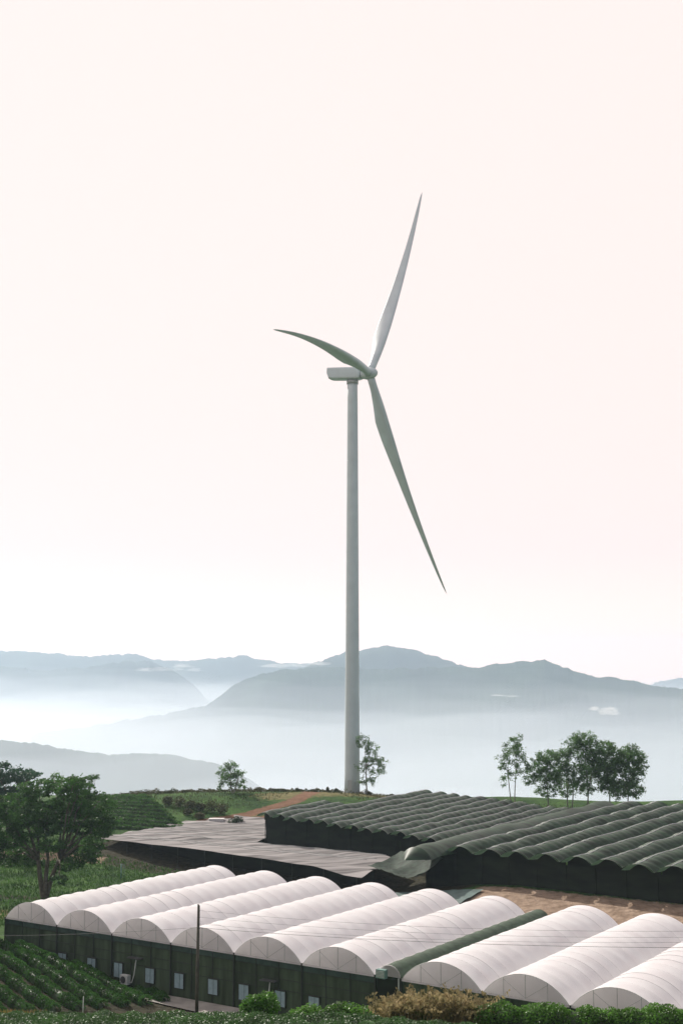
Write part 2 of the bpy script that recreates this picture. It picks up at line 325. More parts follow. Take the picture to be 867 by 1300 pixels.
# ------------------------------------------------------------------ air
def volume(name, lo, hi, dens, col, g, kind='stuff'):
    m = bpy.data.materials.new(name + ' air'); m.use_nodes = True; t = m.node_tree; t.nodes.clear()
    o = t.nodes.new('ShaderNodeOutputMaterial'); v = t.nodes.new('ShaderNodeVolumePrincipled')
    v.inputs['Density'].default_value = dens; v.inputs['Color'].default_value = (*col, 1); v.inputs['Anisotropy'].default_value = g
    t.links.new(v.outputs[0], o.inputs['Volume'])
    b = MB(); lo = np.array(lo, float); hi = np.array(hi, float); b.box((lo + hi) / 2, hi - lo)
    return tag(b.build(name, m), kind=kind)
volume('haze', (-14000, -900, -420), (14000, 9700, 260), 0.000105, (0.66, 0.83, 1.0), 0.40)
def mist(top, dens, seed):                 # one soft edged sheet of valley mist with a rolling top
    m = bpy.data.materials.new('mist air'); m.use_nodes = True; t = m.node_tree; t.nodes.clear()
    o = t.nodes.new('ShaderNodeOutputMaterial'); v = t.nodes.new('ShaderNodeVolumePrincipled')
    v.inputs['Density'].default_value = dens; v.inputs['Color'].default_value = (0.885, 0.945, 1.0, 1); v.inputs['Anisotropy'].default_value = 0.5
    t.links.new(v.outputs[0], o.inputs['Volume'])
    nx, ny = 110, 60; X = np.linspace(-11000, 11000, nx); Yy = np.linspace(1000 + 40 * seed, 9300 - 40 * seed, ny)
    T = np.zeros((nx, ny))
    for i, x in enumerate(X):
        for j, y in enumerate(Yy):
            k = min(1, max(0, (y - 3500) / 3500)) * min(1, max(0, (-x + 200) / 2200))
            T[i, j] = top + 85 * k + 95 * mnoise.fractal(Vector((x / 800, y / 1300, seed * 1.7)), 1.0, 2.0, 5)
    T = np.clip(T, -395 + seed, 120); XX, YY = np.meshgrid(X, Yy, indexing='ij')
    V = np.concatenate([np.stack([XX, YY, T], -1).reshape(-1, 3), np.stack([XX, YY, np.full_like(T, -402 - seed * 0.5)], -1).reshape(-1, 3)]); n = nx * ny
    Fc = []
    for i in range(nx - 1):
        for j in range(ny - 1):
            a = i * ny + j; Fc.append((a, a + ny, a + ny + 1, a + 1)); Fc.append((n + a, n + a + 1, n + a + ny + 1, n + a + ny))
    for i in range(nx - 1):
        a = i * ny; Fc.append((a, n + a, n + a + ny, a + ny)); a = i * ny + ny - 1; Fc.append((a, a + ny, n + a + ny, n + a))
    for j in range(ny - 1):
        a = j; Fc.append((a, a + 1, n + a + 1, n + a)); a = (nx - 1) * ny + j; Fc.append((a, n + a, n + a + 1, a + 1))
    b = MB(); b.add(V, Fc); tag(b.build('valley_mist', m), kind='stuff')
for i, (top, dens) in enumerate(((-35, 0.00007), (-70, 0.00009), (-105, 0.00012), (-140, 0.00016), (-180, 0.00022), (-225, 0.00028), (-270, 0.0003))): mist(top, dens, i)

# ------------------------------------------------------------------ wind turbine
def turbine():
    Y = 270.0; base = atY(445.5, 1007.5, Y); root = empty('wind_turbine', base)
    tag(root, 'tall pale grey three bladed wind turbine on the crest above the farm', 'wind turbine')
    phi, tilt = R(-23.7), R(3)
    ax = np.array([math.cos(tilt) * math.cos(phi), math.cos(tilt) * math.sin(phi), math.sin(tilt)])
    hz = np.array([-math.sin(phi), math.cos(phi), 0.0]); up = np.cross(ax, hz); up *= np.sign(up[2])
    H = np.array(atY(469, 474, Y)); sc_ = 0.9
    ztop = float(H[2] - 1.55)
    tb = np.array([base.x + 0.25, base.y, base.z])
    hubfoot = H - ax * 4.05; tt = np.array([hubfoot[0], hubfoot[1], ztop])
    m = MB(); n = 48; zs = np.linspace(0, 1, 26)
    m.tube([tb + (tt - tb) * z for z in zs], [1.62 + (1.12 - 1.62) * z for z in zs], 48)
    tower = m.build('tower', M['turbine'], root, True)
    for z in (0.27, 0.55, 0.8):
        m = MB(); p = tb + (tt - tb) * z; r = 1.62 - 0.5 * z + 0.012
        m.tube([p - [0, 0, 0.07], p + [0, 0, 0.07]], r, 48); m.build('flange', M['turbine'], tower, True)
    m = MB(); m.box(tb + np.array([-0.5, -1.58, 1.9]), (0.9, 0.12, 2.1)); m.build('door', M['unit'], root)
    m = MB(); m.tube([tb - [0, 0, 0.8], tb + [0, 0, 0.28]], 2.5, 32); m.build('foundation', M['concrete'], root)
    # nacelle: rounded box along the axis, rear end raked
    axr = ax; nt_ = R(-4.5); ax = np.array([math.cos(nt_) * math.cos(phi), math.cos(nt_) * math.sin(phi), math.sin(nt_)])
    side = np.cross(ax, UP); side /= np.linalg.norm(side); v = np.cross(side, ax)
    m = MB(); G = []
    for a, hw, top, bot in ((-1.9, 0.95, 1.0, -1.15), (-2.2, 1.3, 1.25, -1.4), (-3.2, 1.45, 1.4, -1.5), (-5.5, 1.5, 1.42, -1.5), (-8.7, 1.42, 1.4, -1.46), (-9.25, 1.38, 1.4, -1.36), (-9.75, 1.3, 1.38, -0.2)):
        ring = []
        for k in range(24):
            t = 2 * math.pi * k / 24; cx, cz = math.cos(t), math.sin(t)
            q = 0.32; xx = math.copysign(abs(cx) ** q, cx) * hw; zz = 0.93 * (math.copysign(abs(cz) ** q, cz) * (top - bot) / 2 + (top + bot) / 2)
            ring.append(H + ax * a + side * xx + v * zz)
        G.append(ring)
    G = np.array(G); nr = len(G); m.add(G.reshape(-1, 3), [(i * 24 + k, i * 24 + (k + 1) % 24, (i + 1) * 24 + (k + 1) % 24, (i + 1) * 24 + k) for i in range(nr - 1) for k in range(24)] + [tuple(range(24))[::-1], tuple(range((nr - 1) * 24, nr * 24))])
    m.build('nacelle', M['turbine'], root); ax = axr
    m = MB(); m.tube([tt - [0, 0, 0.5], tt + [0, 0, 0.25]], 1.28, 40); m.build('yaw_ring', M['gutter'], root, True)
    # hub and spinner
    m = MB(); aa = np.linspace(-1.75, 1.9, 15)
    rr = [1.05 if a < -1.4 else 1.32 * math.sqrt(max(1 - ((a + 0.2) / 2.12) ** 2, 0.001)) for a in aa]
    m.tube([H + ax * a for a in aa], rr, 32); m.build('hub', M['turbine'], root, True)
    psi = R(26.44); Rr = 62.4 * sc_; dk = (6.42, 5.03, 4.75); ek = (1.19, -1.64, 0.47)
    dk = (6.42, 4.75, 5.03); ek = (1.19, 0.47, -1.64)
    for k in range(3):
        a = psi + k * 2 * math.pi / 3
        rd = math.cos(a) * up + math.sin(a) * hz; ed = -math.sin(a) * up + math.cos(a) * hz
        m = MB(); G = []; st = np.r_[np.linspace(0.9, 4, 4), np.linspace(5.5, Rr * 0.97, 36), Rr * 0.985, Rr * 0.995, Rr]
        for r in st:
            x = r / Rr
            ctr = H + rd * r + ax * (dk[k] * sc_ * x) + ed * (ek[k] * sc_ * x + 2.0 * 4 * x * (1 - x) * (0.9 if x > 0.02 else 0))
            chord = float(np.interp(x, [0, 0.06, 0.12, 0.20, 0.28, 0.45, 0.7, 0.9, 0.97, 0.985, 1], [1.85, 1.85, 2.6, 3.55, 3.45, 2.55, 1.5, 0.85, 0.5, 0.33, 0.06]))
            tr = float(np.interp(x, [0, 0.06, 0.12, 0.2, 0.35, 0.6, 1], [1, 1, 0.66, 0.42, 0.29, 0.2, 0.15]))
            be = R(float(np.interp(x, [0, 0.2, 0.5, 1], [88, 84, 76, 70])))
            cd_ = -ax * math.sin(be) - ed * math.cos(be)      # leading edge to trailing edge
            th = np.cross(cd_, rd); th /= np.linalg.norm(th)
            off = float(np.interp(x, [0, 0.06, 0.2], [0.5, 0.5, 0.32]))
            ring = []
            for q in range(22):
                t = 2 * math.pi * q / 22; cxx = 0.5 - 0.5 * math.cos(t)
                air = 5 * (0.2969 * math.sqrt(cxx) - 0.126 * cxx - 0.3516 * cxx ** 2 + 0.2843 * cxx ** 3 - 0.1036 * cxx ** 4)
                rnd = math.sqrt(max(cxx * (1 - cxx), 0)); w_ = min(1, max(0, (1 - tr) / 0.5)); hgt = (rnd * (1 - w_) + air * w_) * tr
                chord_ = chord * 0.93; ring.append(ctr + cd_ * (cxx - off) * chord_ + th * math.copysign(hgt, math.sin(t)) * chord_)
            G.append(ring)
        G = np.array(G); nn = 22; nr = len(G)
        m.add(G.reshape(-1, 3), [(i * nn + q, i * nn + (q + 1) % nn, (i + 1) * nn + (q + 1) % nn, (i + 1) * nn + q) for i in range(nr - 1) for q in range(nn)] + [tuple(range(nn))[::-1], tuple(range((nr - 1) * nn, nr * nn))])
        m.build('blade', M['turbine'], root, True)
turbine()

# ------------------------------------------------------------------ white film greenhouses
RISE, LEN, EAVE = 1.96, 31.7, 5.0
def vault(mb_, u0, w0, half, rise, v0, v1, z0, ribstep, sag, nj=22, z1=None, jit=0.0, zfun=None):
    n = max(1, round((v1 - v0) / ribstep)); per = 6
    rad = (half * half + rise * rise) / (2 * rise); amax = math.asin(min(1, half / rad)) if rise < half else math.pi / 2
    G = []
    for i in range(n * per + 1):
        v = v0 + (v1 - v0) * i / (n * per); fr = (i % per) / per
        sg = sag * (0.7 + 0.6 * abs(mnoise.noise(Vector((u0, (i // per) * 1.37, 8))))) * (math.sin(math.pi * fr) ** (0.8 if sag < 0.2 else 0.55) if fr else 0)
        zz = z0 + ((z1 - z0) * (v - v0) / (v1 - v0) if z1 is not None else 0)
        if jit: zz += jit * mnoise.noise(Vector((u0 * 0.37, v * 0.22, 1.3)))
        row = []
        for j in range(nj + 1):
            a = -amax + 2 * amax * j / nj
            sq = sg if sag < 0.2 else sg * (0.12 + 0.88 * min(1, abs(a) / amax * 1.5))       # the ridge is held straight, the flanks sag between hoops
            x = (rad - sq) * math.sin(a); z = (rad - sq) * math.cos(a) - rad * math.cos(amax)
            row.append(uw(u0 + x, v, zz + max(z, -0.02)))
        G.append(row)
    mb_.grid(np.array(G))
def arc(u0, v, half, rise, z0, n=22, dr=0.0):
    rad = (half * half + rise * rise) / (2 * rise); am = math.asin(half / rad)
    return [uw(u0 + (rad + dr) * math.sin(-am + 2 * am * i / n), v, z0 + (rad + dr) * math.cos(-am + 2 * am * i / n) - rad * math.cos(am)) for i in range(n + 1)]

def film_house(u_start, spans, label, front_wall, vfront=0.0):
    base = uw(u_start, 0, 0); root = empty('greenhouse', base); tag(root, label, 'greenhouse')
    uend = u_start + 8 * spans
    for k in range(spans):
        uc = u_start + 8 * k + 4
        m = MB(); vault(m, uc, 8, 3.93, RISE, vfront, LEN, EAVE, 1.98, 0.10, jit=0.05); rf = m.build('roof', M['film'], root, True)
        m = MB()                                            # hoops, a little proud of the film
        for i in range(0, 17):
            m.tube(arc(uc, vfront + (LEN - vfront) * i / 16, 3.93, RISE, EAVE, 18, -0.004), 0.014 if i else 0.026, 5)
        m.build('hoop_frame', M['hoop'], rf, True)
        for v in (vfront + 0.03, LEN - 0.03):               # end gables
            A = arc(uc, v, 3.9, RISE - 0.02, EAVE, 22)
            m = MB(); m.add(A, [tuple(range(len(A)))]); g = m.build('gable', M['gable'], rf)
            m = MB(); d = -0.03 if v < 5 else 0.03
            for x in (-2, 0, 2):
                h = math.sqrt(max(0, ((3.93 ** 2 + RISE ** 2) / (2 * RISE)) ** 2 - x * x)) - (3.93 ** 2 - RISE ** 2) / (2 * RISE)
                m.tube([uw(uc + x, v + d, EAVE), uw(uc + x, v + d, EAVE + h)], 0.028, 5)
            m.tube([uw(uc - 2, v + d * 1.6, EAVE + 1.35), uw(uc, v + d * 1.6, EAVE + 0.05)], 0.018, 5); m.tube([uw(uc + 2, v + d * 1.6, EAVE + 1.35), uw(uc, v + d * 1.6, EAVE + 0.05)], 0.018, 5)
            m.build('gable_brace', M['pipe'], g)
        m = MB(); m.box(uw(uc, vfront - 0.02, EAVE - 0.07), (7.9, 0.08, 0.12), (E2, T2, UP)); m.build('eave_board', M['gable'], rf)
    for k in range(spans + 1):
        m = MB(); m.box(uw(u_start + 8 * k, LEN / 2, EAVE - 0.04), (0.22, LEN - 0.1, 0.10), (E2, T2, UP)); m.build('gutter', M['gutter'], root)
        m = MB(); m.tube([uw(u_start + 8 * k, -0.02, -0.3), uw(u_start + 8 * k, -0.02, EAVE + 0.05)], 0.085, 8); m.build('post', M['post'], root)
    m = MB()                                                # netting walls
    for (a, b) in ((( u_start, 0.1), (uend, 0.1)), ((u_start, 0.1), (u_start, LEN)), ((uend, 0.1), (uend, LEN)), ((u_start, LEN), (uend, LEN))):
        if not front_wall and a[1] == b[1] == 0.1: pass
        n = 40; G = [[uw(a[0] + (b[0] - a[0]) * i / n, a[1] + (b[1] - a[1]) * i / n + 0.03 * mnoise.noise(Vector((i * 0.9, z * 2, a[0]))), z) for z in np.linspace(-0.4, EAVE - 0.14, 8)] for i in range(n + 1)]
        m.grid(np.array(G))
    wall = m.build('net_wall', M['netwall'], root, True)
    return root, uend

gh1, u1 = film_house(0, 6, 'six joined white film tunnels on a dark net wall with pale blue panels', True)
for k in range(6):                                          # thirds of each bay, rails, pads
    for q in (8 / 3, 16 / 3):
        m = MB(); m.tube([uw(8 * k + q, 0.02, -0.3), uw(8 * k + q, 0.02, EAVE - 0.1)], 0.045, 6); m.build('post', M['post'], gh1)
for z in (4.3, 3.3, 2.35):
    m = MB(); m.box(uw(24, 0.03, z), (47.9, 0.03, 0.045), (E2, T2, UP)); m.build('rail', M['post'], gh1)
m = MB()
for k in range(6): m.box(uw(8 * k + 4, 0.045, 4.60), (7.8, 0.02, 0.50), (E2, T2, UP))
m.build('lit_net_band', M['netlit'], gh1)
for u in (8.95, 13.22, 17.01, 21.32, 25.17, 29.48, 33.26, 37.55, 41.4, 45.5):
    m = MB(); m.box(uw(u, -0.03, 1.55), (1.15, 0.10, 1.40), (E2, T2, UP)); p = m.build('cooling_panel', M['pad'], gh1)
    m = MB()
    for sx in (-1, 1): m.box(uw(u + sx * 0.61, -0.04, 1.55), (0.07, 0.13, 1.52), (E2, T2, UP))
    for sz in (-1, 1): m.box(uw(u, -0.04, 1.55 + sz * 0.735), (1.15, 0.13, 0.07), (E2, T2, UP))
    m.box(uw(u + 0.08, -0.085, 1.55), (0.035, 0.02, 1.36), (E2, T2, UP))
    m.build('panel_frame', M['post'], p)
gh2, u2 = film_house(50.7, 5, 'block of joined white film tunnels right of the narrow green net strip', True)
for k in range(5):
    for q in (8 / 3, 16 / 3):
        m = MB(); m.tube([uw(50.7 + 8 * k + q, 0.02, -0.3), uw(50.7 + 8 * k + q, 0.02, EAVE - 0.1)], 0.045, 6); m.build('post', M['post'], gh2)

# narrow netted passage between the two blocks
pg = empty('net_passage', uw(49.35, 0, 0)); tag(pg, 'narrow dark green net roof in the gap between the two white tunnel blocks', 'shade roof')
m = MB(); G = []
n = 16 * 6
for i in range(n + 1):
    v = 0.15 + (LEN - 0.3) * i / n; sg = 0.07 * math.sin(math.pi * (i % 6) / 6)
    G.append([uw(48.15 + 2.42 * (0.5 - 0.5 * math.cos(math.pi * j / 12)), v, EAVE + 0.05 + (1.0 - sg) * math.sin(math.pi * j / 12)) for j in range(4, 13)])
m.grid(np.array(G)); m.build('net_roof', M['gapnet'], pg, True)
m = MB(); G2 = [[uw(48.15 + 2.42 * (0.5 - 0.5 * math.cos(math.pi * j / 12)), v, EAVE + 0.05 + 1.0 * math.sin(math.pi * j / 12)) for j in range(0, 5)] for v in np.linspace(0.15, LEN - 0.15, 30)]
m.grid(np.array(G2)); m.build('film_roof', M['film'], pg, True)
m = MB(); A = [uw(48.15 + 2.42 * (0.5 - 0.5 * math.cos(math.pi * j / 12)), 0.12, EAVE + 0.05 + 1.0 * math.sin(math.pi * j / 12)) for j in range(13)]
m.add(A, [tuple(range(13))]); m.build('gable', M['gable'], pg)
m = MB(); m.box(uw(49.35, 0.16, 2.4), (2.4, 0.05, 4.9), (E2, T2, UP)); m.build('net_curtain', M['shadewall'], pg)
m = MB(); m.tube([uw(50.6, -0.25, -0.3), uw(50.6, -0.25, EAVE + 0.1)], 0.06, 8); m.build('post', M['unit'], pg)
vb = empty('vent_box', uw(48.9, -0.2, EAVE - 0.05)); tag(vb, 'small pale green slatted box at the front of the net strip', 'vent box')
m = MB(); m.box(uw(48.85, -0.25, EAVE + 0.30), (0.95, 0.5, 0.75), (E2, T2, UP)); m.build('body', M['greenbox'], vb)
m = MB()
for k in range(5): m.box(uw(48.85, -0.52, EAVE + 0.06 + 0.12 * k), (0.8, 0.04, 0.05), (E2, T2, UP))
m.build('slat', M['unit'], vb)

# outdoor cooling units with bent pipe and small hood
def cooler(u, z, label):
    b = uw(u, -0.75, tz(*uw(u, -0.75)[:2])); r = empty('cooling_unit', b); tag(r, label, 'cooling unit', 'cooling units along the net wall')
    zb = b[2] + 0.25
    m = MB(); m.box(uw(u, -0.75, zb + 0.45), (1.0, 0.5, 0.9), (E2, T2, UP)); m.build('body', M['unit'], r)
    m = MB(); m.tube([uw(u - 0.08, -1.0, zb + 0.45), uw(u - 0.08, -1.03, zb + 0.45)], 0.34, 24); m.build('fan_grille', M['dark'], r)
    m = MB()
    for dx in (-0.4, 0.4): m.box(uw(u + dx, -0.75, zb - 0.12), (0.08, 0.5, 0.30), (E2, T2, UP))
    m.build('foot', M['dark'], r)
    m = MB(); m.tube([uw(u + 0.52, -0.7, zb + 0.2), uw(u + 0.85, -0.7, zb + 0.25), uw(u + 1.05, -0.6, zb + 1.0), uw(u + 1.2, -0.5, 3.0)], 0.055, 8); m.build('pipe', M['unit'], r, True)
    m = MB(); m.box(uw(u + 0.9, -0.35, 3.1), (1.7, 0.7, 0.09), (E2, T2, UP)); m.build('hood', M['dark'], r)
cooler(18.65, 0.8, 'white fan unit beside the tea rows, left of the utility pole')
cooler(35.5, 0.8, 'white fan unit half hidden behind the round bush, right of the utility pole')

# ------------------------------------------------------------------ dark shade net tunnels behind
def shade_house(name, label, vaults, wallpts, wall_h):
    u0, v0, half, rise, z0, L, z1, rnd = vaults[0]
    root = empty(name, uw(u0, v0, z0 - 4.5)); tag(root, label, 'shade house')
    for (u0, v0, half, rise, z0, L, z1, rnd) in vaults:
        m = MB(); vault(m, u0, 0, half, rise, v0, v0 + L, z0 - rise, 2.0, 0.0 if rnd else (0.32 if half < 1.8 else 0.55), 16, z1 - rise, 0.30)
        if rnd:
            A = arc(u0, v0, half, rise, z0 - rise, 16); cpt = uw(u0 - 0.3, v0 - 2.6, z0 - rise)
            rows = [[np.array(p) + (cpt - np.array(p)) * (1 - math.cos(math.pi / 2 * q / 6)) * 0.98 + UP * 0 for p in A] for q in range(7)]
            m.grid(np.array(rows))
        vp = m.build('net_vault', M['shadenet'], root, True)
        if not rnd:
            A = arc(u0, v0 + 2.1, half - 0.02, rise - 0.12, z0 - rise, 14); m = MB(); lo = [np.array(p) * [1, 1, 0] + [0, 0, z0 - rise - 0.9] for p in A]
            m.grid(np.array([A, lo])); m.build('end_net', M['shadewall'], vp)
            m = MB(); m.tube([uw(u0 - 0.25, v0 + L * q / 30, z0 + (z1 - z0) * q / 30 + 0.02 + 0.30 * mnoise.noise(Vector((u0 * 0.37, (v0 + L * q / 30) * 0.22, 1.3))) - 0.01) for q in range(31)], 0.05, 5); m.build('ridge_sheen', M['hoop'], vp, True)  # pale tube added to draw the bright sheen line along the crest
    m = MB()
    for (p, q) in zip(wallpts[:-1], wallpts[1:]):
        n = 24; G = []
        for i in range(n + 1):
            f = i / n; u = p[0] + (q[0] - p[0]) * f; v = p[1] + (q[1] - p[1]) * f; zt = p[2] + (q[2] - p[2]) * f
            b = uw(u, v); zb = tz(b[0], b[1]) - 0.4
            G.append([uw(u + 0.10 * mnoise.noise(Vector((i, z * 3, 5))), v + 0.15 * mnoise.noise(Vector((i * 1.3, z * 2.4, 0))), zb + (zt - zb) * z) for z in np.linspace(0, 1, 8)])
        m.grid(np.array(G))
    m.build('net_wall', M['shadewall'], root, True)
    for (p, q) in zip(wallpts[:-1], wallpts[1:]):
        L_ = math.hypot(q[0] - p[0], q[1] - p[1])
        for k in range(int(L_ // 4.2) + 1):
            f = k * 4.2 / L_; u = p[0] + (q[0] - p[0]) * f; v = p[1] + (q[1] - p[1]) * f - 0.15; zt = p[2] + (q[2] - p[2]) * f
            b = uw(u, v); m = MB(); m.tube([(b[0], b[1], tz(b[0], b[1]) - 0.3), (b[0], b[1], zt)], 0.06, 6); m.build('post', M['shadewall'], root)
    return root
VA = []
for k in range(15):
    u = -16.6 + 2.8 * k; z = 9.1 - 0.167 * k
    VA.append((u, 68.8 + 0.5 * math.sin(k * 2.3), 1.42, 0.66, z, 18.0 if k < 2 else 44.0, z + (0.2 if k < 2 else 0.75), False))
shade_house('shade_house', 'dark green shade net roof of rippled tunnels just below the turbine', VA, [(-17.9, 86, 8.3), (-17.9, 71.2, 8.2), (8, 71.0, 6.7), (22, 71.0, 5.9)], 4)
VB = [(21.8, 52.2, 2.3, 1.5, 8.3, 67.0, 8.8, True)]
for k in range(11):
    VB.append((25.6 + 4.35 * k, 57.2 - 0.22 * k + 0.45 * math.sin(k * 1.9), 2.19, 0.92, 8.15, 66.0, 8.7, False))
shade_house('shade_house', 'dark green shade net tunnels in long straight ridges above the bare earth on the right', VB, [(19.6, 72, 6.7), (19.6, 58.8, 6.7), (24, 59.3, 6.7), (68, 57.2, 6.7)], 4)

# flat grey net canopy on posts
cv = empty('shade_canopy', uw(-18, 60, 0)); tag(cv, 'flat grey shade net stretched over posts behind the white tunnels', 'shade canopy')
def canopy_z(u, v):
    z = 4.05 + 0.02 * (v - 56) + 0.13 * math.sin(v * 1.25 + 0.3 * math.sin(u * 0.21)) + 0.05 * math.sin(u * 1.05) * min(1, max(0, (v - 57) / 4)) + 0.14 * mnoise.noise(Vector((u * 0.11, v * 0.5, 2)))
    if u > 3 and v < 60: z -= (60 - v) / 6 * min(1, (u - 3) / 6) * 0.7
    return z
def vfront(u): return 59.2 - (u + 44) * 0.098
G = []
for u in np.linspace(-44, 12, 90):
    vb_ = 91.5 if u < -17.6 else 68.3; vb_ = vb_ if u < -17.6 else vb_ - max(0, u - 4) * 0.45
    G.append([uw(u, v, canopy_z(u, v)) for v in np.linspace(vfront(u), vb_, 46)])
Ga = [g for g, u in zip(G, np.linspace(-44, 12, 90)) if u < -17.6]; Gb = [g for g, u in zip(G, np.linspace(-44, 12, 90)) if u >= -17.6]
m = MB(); m.grid(np.array(Ga)); m.grid(np.array([[uw(u_, v_, canopy_z(u_, v_)) for v_ in np.linspace(vfront(u_), 68.3, 46)] for u_ in (np.linspace(-44, 12, 90)[len(Ga) - 1], -17.3)])); m.grid(np.array(Gb)); m.build('net', M['greynet'], cv, True)
for v in (61.5, 64.2, 66.8):
    m = MB(); m.tube([uw(u, v, canopy_z(u, v) + 0.03) for u in np.linspace(-43.5, 8, 60)], 0.05, 5); m.build('cable', M['gutter'], cv, True)
for v in (71, 75.5, 80, 85):
    m = MB(); m.tube([uw(u, v, canopy_z(u, v) + 0.03) for u in np.linspace(-43.5, -18, 40)], 0.05, 5); m.build('cable', M['gutter'], cv, True)
for u in np.arange(-43, 12, 6):
    for v in (vfront(u) + 0.2, 66):
        b = uw(u, v); m = MB(); m.tube([(b[0], b[1], tz(b[0], b[1]) - 0.3), (b[0], b[1], canopy_z(u, v))], 0.06, 6); m.build('post', M['post'], cv)
m = MB(); G = [[uw(u, v, tz(*uw(u, v)[:2]) - 0.3 + (canopy_z(u, v) - 0.2 - tz(*uw(u, v)[:2])) * z) for z in np.linspace(0, 1, 6) for v in [vfront(u) + 5.0]] for u in np.linspace(-43, 11, 40)]
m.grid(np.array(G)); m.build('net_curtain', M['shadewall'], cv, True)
# cloth draped between canopy and the right shade house
dr = MB(); Cn = [uw(10.5, 57.5, 4.3), uw(21, 51.2, 4.2), uw(23.5, 56.6, 6.4), uw(12, 64.5, 5.6)]; G = []
for i in range(17):
    row = []
    for j in range(17):
        a, b = i / 16, j / 16; p = Cn[0] * (1 - a) * (1 - b) + Cn[1] * a * (1 - b) + Cn[2] * a * b + Cn[3] * (1 - a) * b
        row.append(p + UP * 0.22 * mnoise.noise(Vector((a * 9, b * 5, 2))) - UP * (1.3 * math.sin(math.pi * b) * (0.3 + abs(math.sin(math.pi * a * 2)) * 0.6)))
    G.append(row)
dr.grid(np.array(G)); tag(dr.build('shade_cloth', M['drape'], None, True, loc=tuple(Cn[0])), 'sagging green cloth strung between the grey canopy and the right shade house', 'shade cloth')
tp = MB(); G = [[uw(u, v, tz(*uw(u, v)[:2]) + 0.25 + 0.35 * abs(mnoise.noise(Vector((u * 0.7, v, 3))))) for v in np.linspace(47.5, 54, 8)] for u in np.linspace(17, 31, 16)]
tp.grid(np.array(G)); tag(tp.build('tarpaulin', M['teal'], None, True, loc=tuple(uw(24, 50, 2))), 'grey green sheet lying on the ground behind the white tunnels', 'tarpaulin')

# ------------------------------------------------------------------ plants
def limb(m, p, q, r0, r1, bend=0.12, n=6):
    p = np.array(p, float); q = np.array(q, float); L_ = np.linalg.norm(q - p)
    k = rng.normal(size=3) * bend * L_
    pts = [p + (q - p) * t + k * math.sin(math.pi * t) * 0.5 for t in np.linspace(0, 1, n)]
    m.tube(pts, list(np.linspace(r0, r1, n)), 7); return pts
def tree(name, base, blobs, leafmat, bark, label, size, dens, r0=0.3, fork=0.4, group=None, trunks=None, cat='tree', hollow=0.45, flat=0.6):
    """blobs: (dx, dy, dz, rx, rz) leaf clumps above the base"""
    base = np.array(base, float); root = empty(name, tuple(base)); tag(root, label, cat, group)
    m = MB(); B = np.array(blobs, float); top = B[:, 2].max()
    tr = trunks or [(0, 0, 0)]
    forks = []
    for (tx, ty, lean) in tr:
        f = base + np.array([tx + lean, ty, top * fork]); limb(m, base + [tx * 0.4, ty * 0.4, -0.4], f, r0, r0 * 0.62, 0.05, 8); forks.append(f)
    for b in B:
        c = base + b[:3]; f = min(forks, key=lambda f: np.linalg.norm(f[:2] - c[:2]))
        s = f + (c - f) * 0.05
        mid = f + (c - f) * 0.5 + np.array([0, 0, 0.06 * top])
        limb(m, s, mid, r0 * 0.42, r0 * 0.22, 0.1); limb(m, mid, c + [0, 0, b[4] * 0.3], r0 * 0.22, r0 * 0.07, 0.12)
        for q in range(3):
            d = rng.normal(size=3); d[2] = abs(d[2]) * 0.6; d /= np.linalg.norm(d)
            limb(m, mid + (c - mid) * 0.5, c + d * np.array([b[3], b[3], b[4]]) * 0.75, r0 * 0.11, r0 * 0.03, 0.15, 5)
    m.build('trunk', bark, root, True)
    m = MB(); pts = []
    for b in B:
        n = int(dens * (14.0 if name == 'gum_tree' else 1.5) * (b[3] * b[3] * b[4]) ** (2 / 3) * 10)
        ns = max(4, int(n / 34)); d = rng.normal(size=(ns, 3)); d /= np.linalg.norm(d, axis=1)[:, None]
        rad = rng.uniform(hollow, 1.05, ns) ** 0.6
        sub = base + b[:3] + d * rad[:, None] * np.array([b[3], b[3], b[4]])
        per = rng.integers(18, 46, ns)
        for s, k in zip(sub, per):
            pts.append(s + rng.normal(size=(k, 3)) * np.array([1, 1, flat]) * size * rng.uniform(1.1, 2.0))
    P = np.concatenate(pts); leaf_add(m, P, size, 0.7, 0.5); m.build('crown', leafmat, root)
    return root
def px_blobs(Y, base, lst, dy=0.6, grow=1.0):
    """leaf clumps given where they stand in the view at distance Y: (x, y, radius x, radius y) in photo pixels"""
    out = []
    for (x, y, rx, ry) in lst:
        p = atY(x, y, Y); k = Y / F
        out.append((p.x - base[0], rng.uniform(-dy, dy) * 4, p.z - base[2], rx * k * grow, ry * k * grow))
    return out
# big spreading tree left
bp = atY(57, 1136, 181); bp = (bp.x, bp.y, tz(bp.x, bp.y))
bl = px_blobs(181, bp, [(20, 1018, 26, 10), (45, 1003, 26, 10), (78, 998, 24, 10), (104, 1003, 26, 12), (128, 1020, 18, 14), (132, 1045, 15, 14), (128, 1072, 12, 12), (110, 1030, 24, 14), (85, 1022, 26, 12),
      (60, 1028, 28, 12), (30, 1036, 26, 10), (8, 1045, 20, 12), (-8, 1030, 18, 12), (15, 1065, 22, 10), (45, 1052, 26, 10), (78, 1048, 26, 10), (105, 1055, 22, 10), (30, 1084, 20, 8), (8, 1092, 16, 8), (90, 1078, 20, 9),
      (112, 1086, 14, 8), (70, 1070, 18, 7), (85, 1098, 18, 7), (82, 1112, 9, 5), (100, 988, 14, 4), (118, 988, 9, 3), (-6, 1070, 18, 12), (38, 1098, 14, 5), (125, 1056, 14, 10)], 0.9)
tree('broad_tree', bp, bl, M['leaf_tree'], M['bark'], 'large dark spreading tree on the grass left of the white tunnels', 0.22, 26, 0.42, 0.32, trunks=[(0, 0, 0.3), (0.3, 0.2, 1.6), (0.1, -0.3, -1.0)], hollow=0.5, flat=0.45)
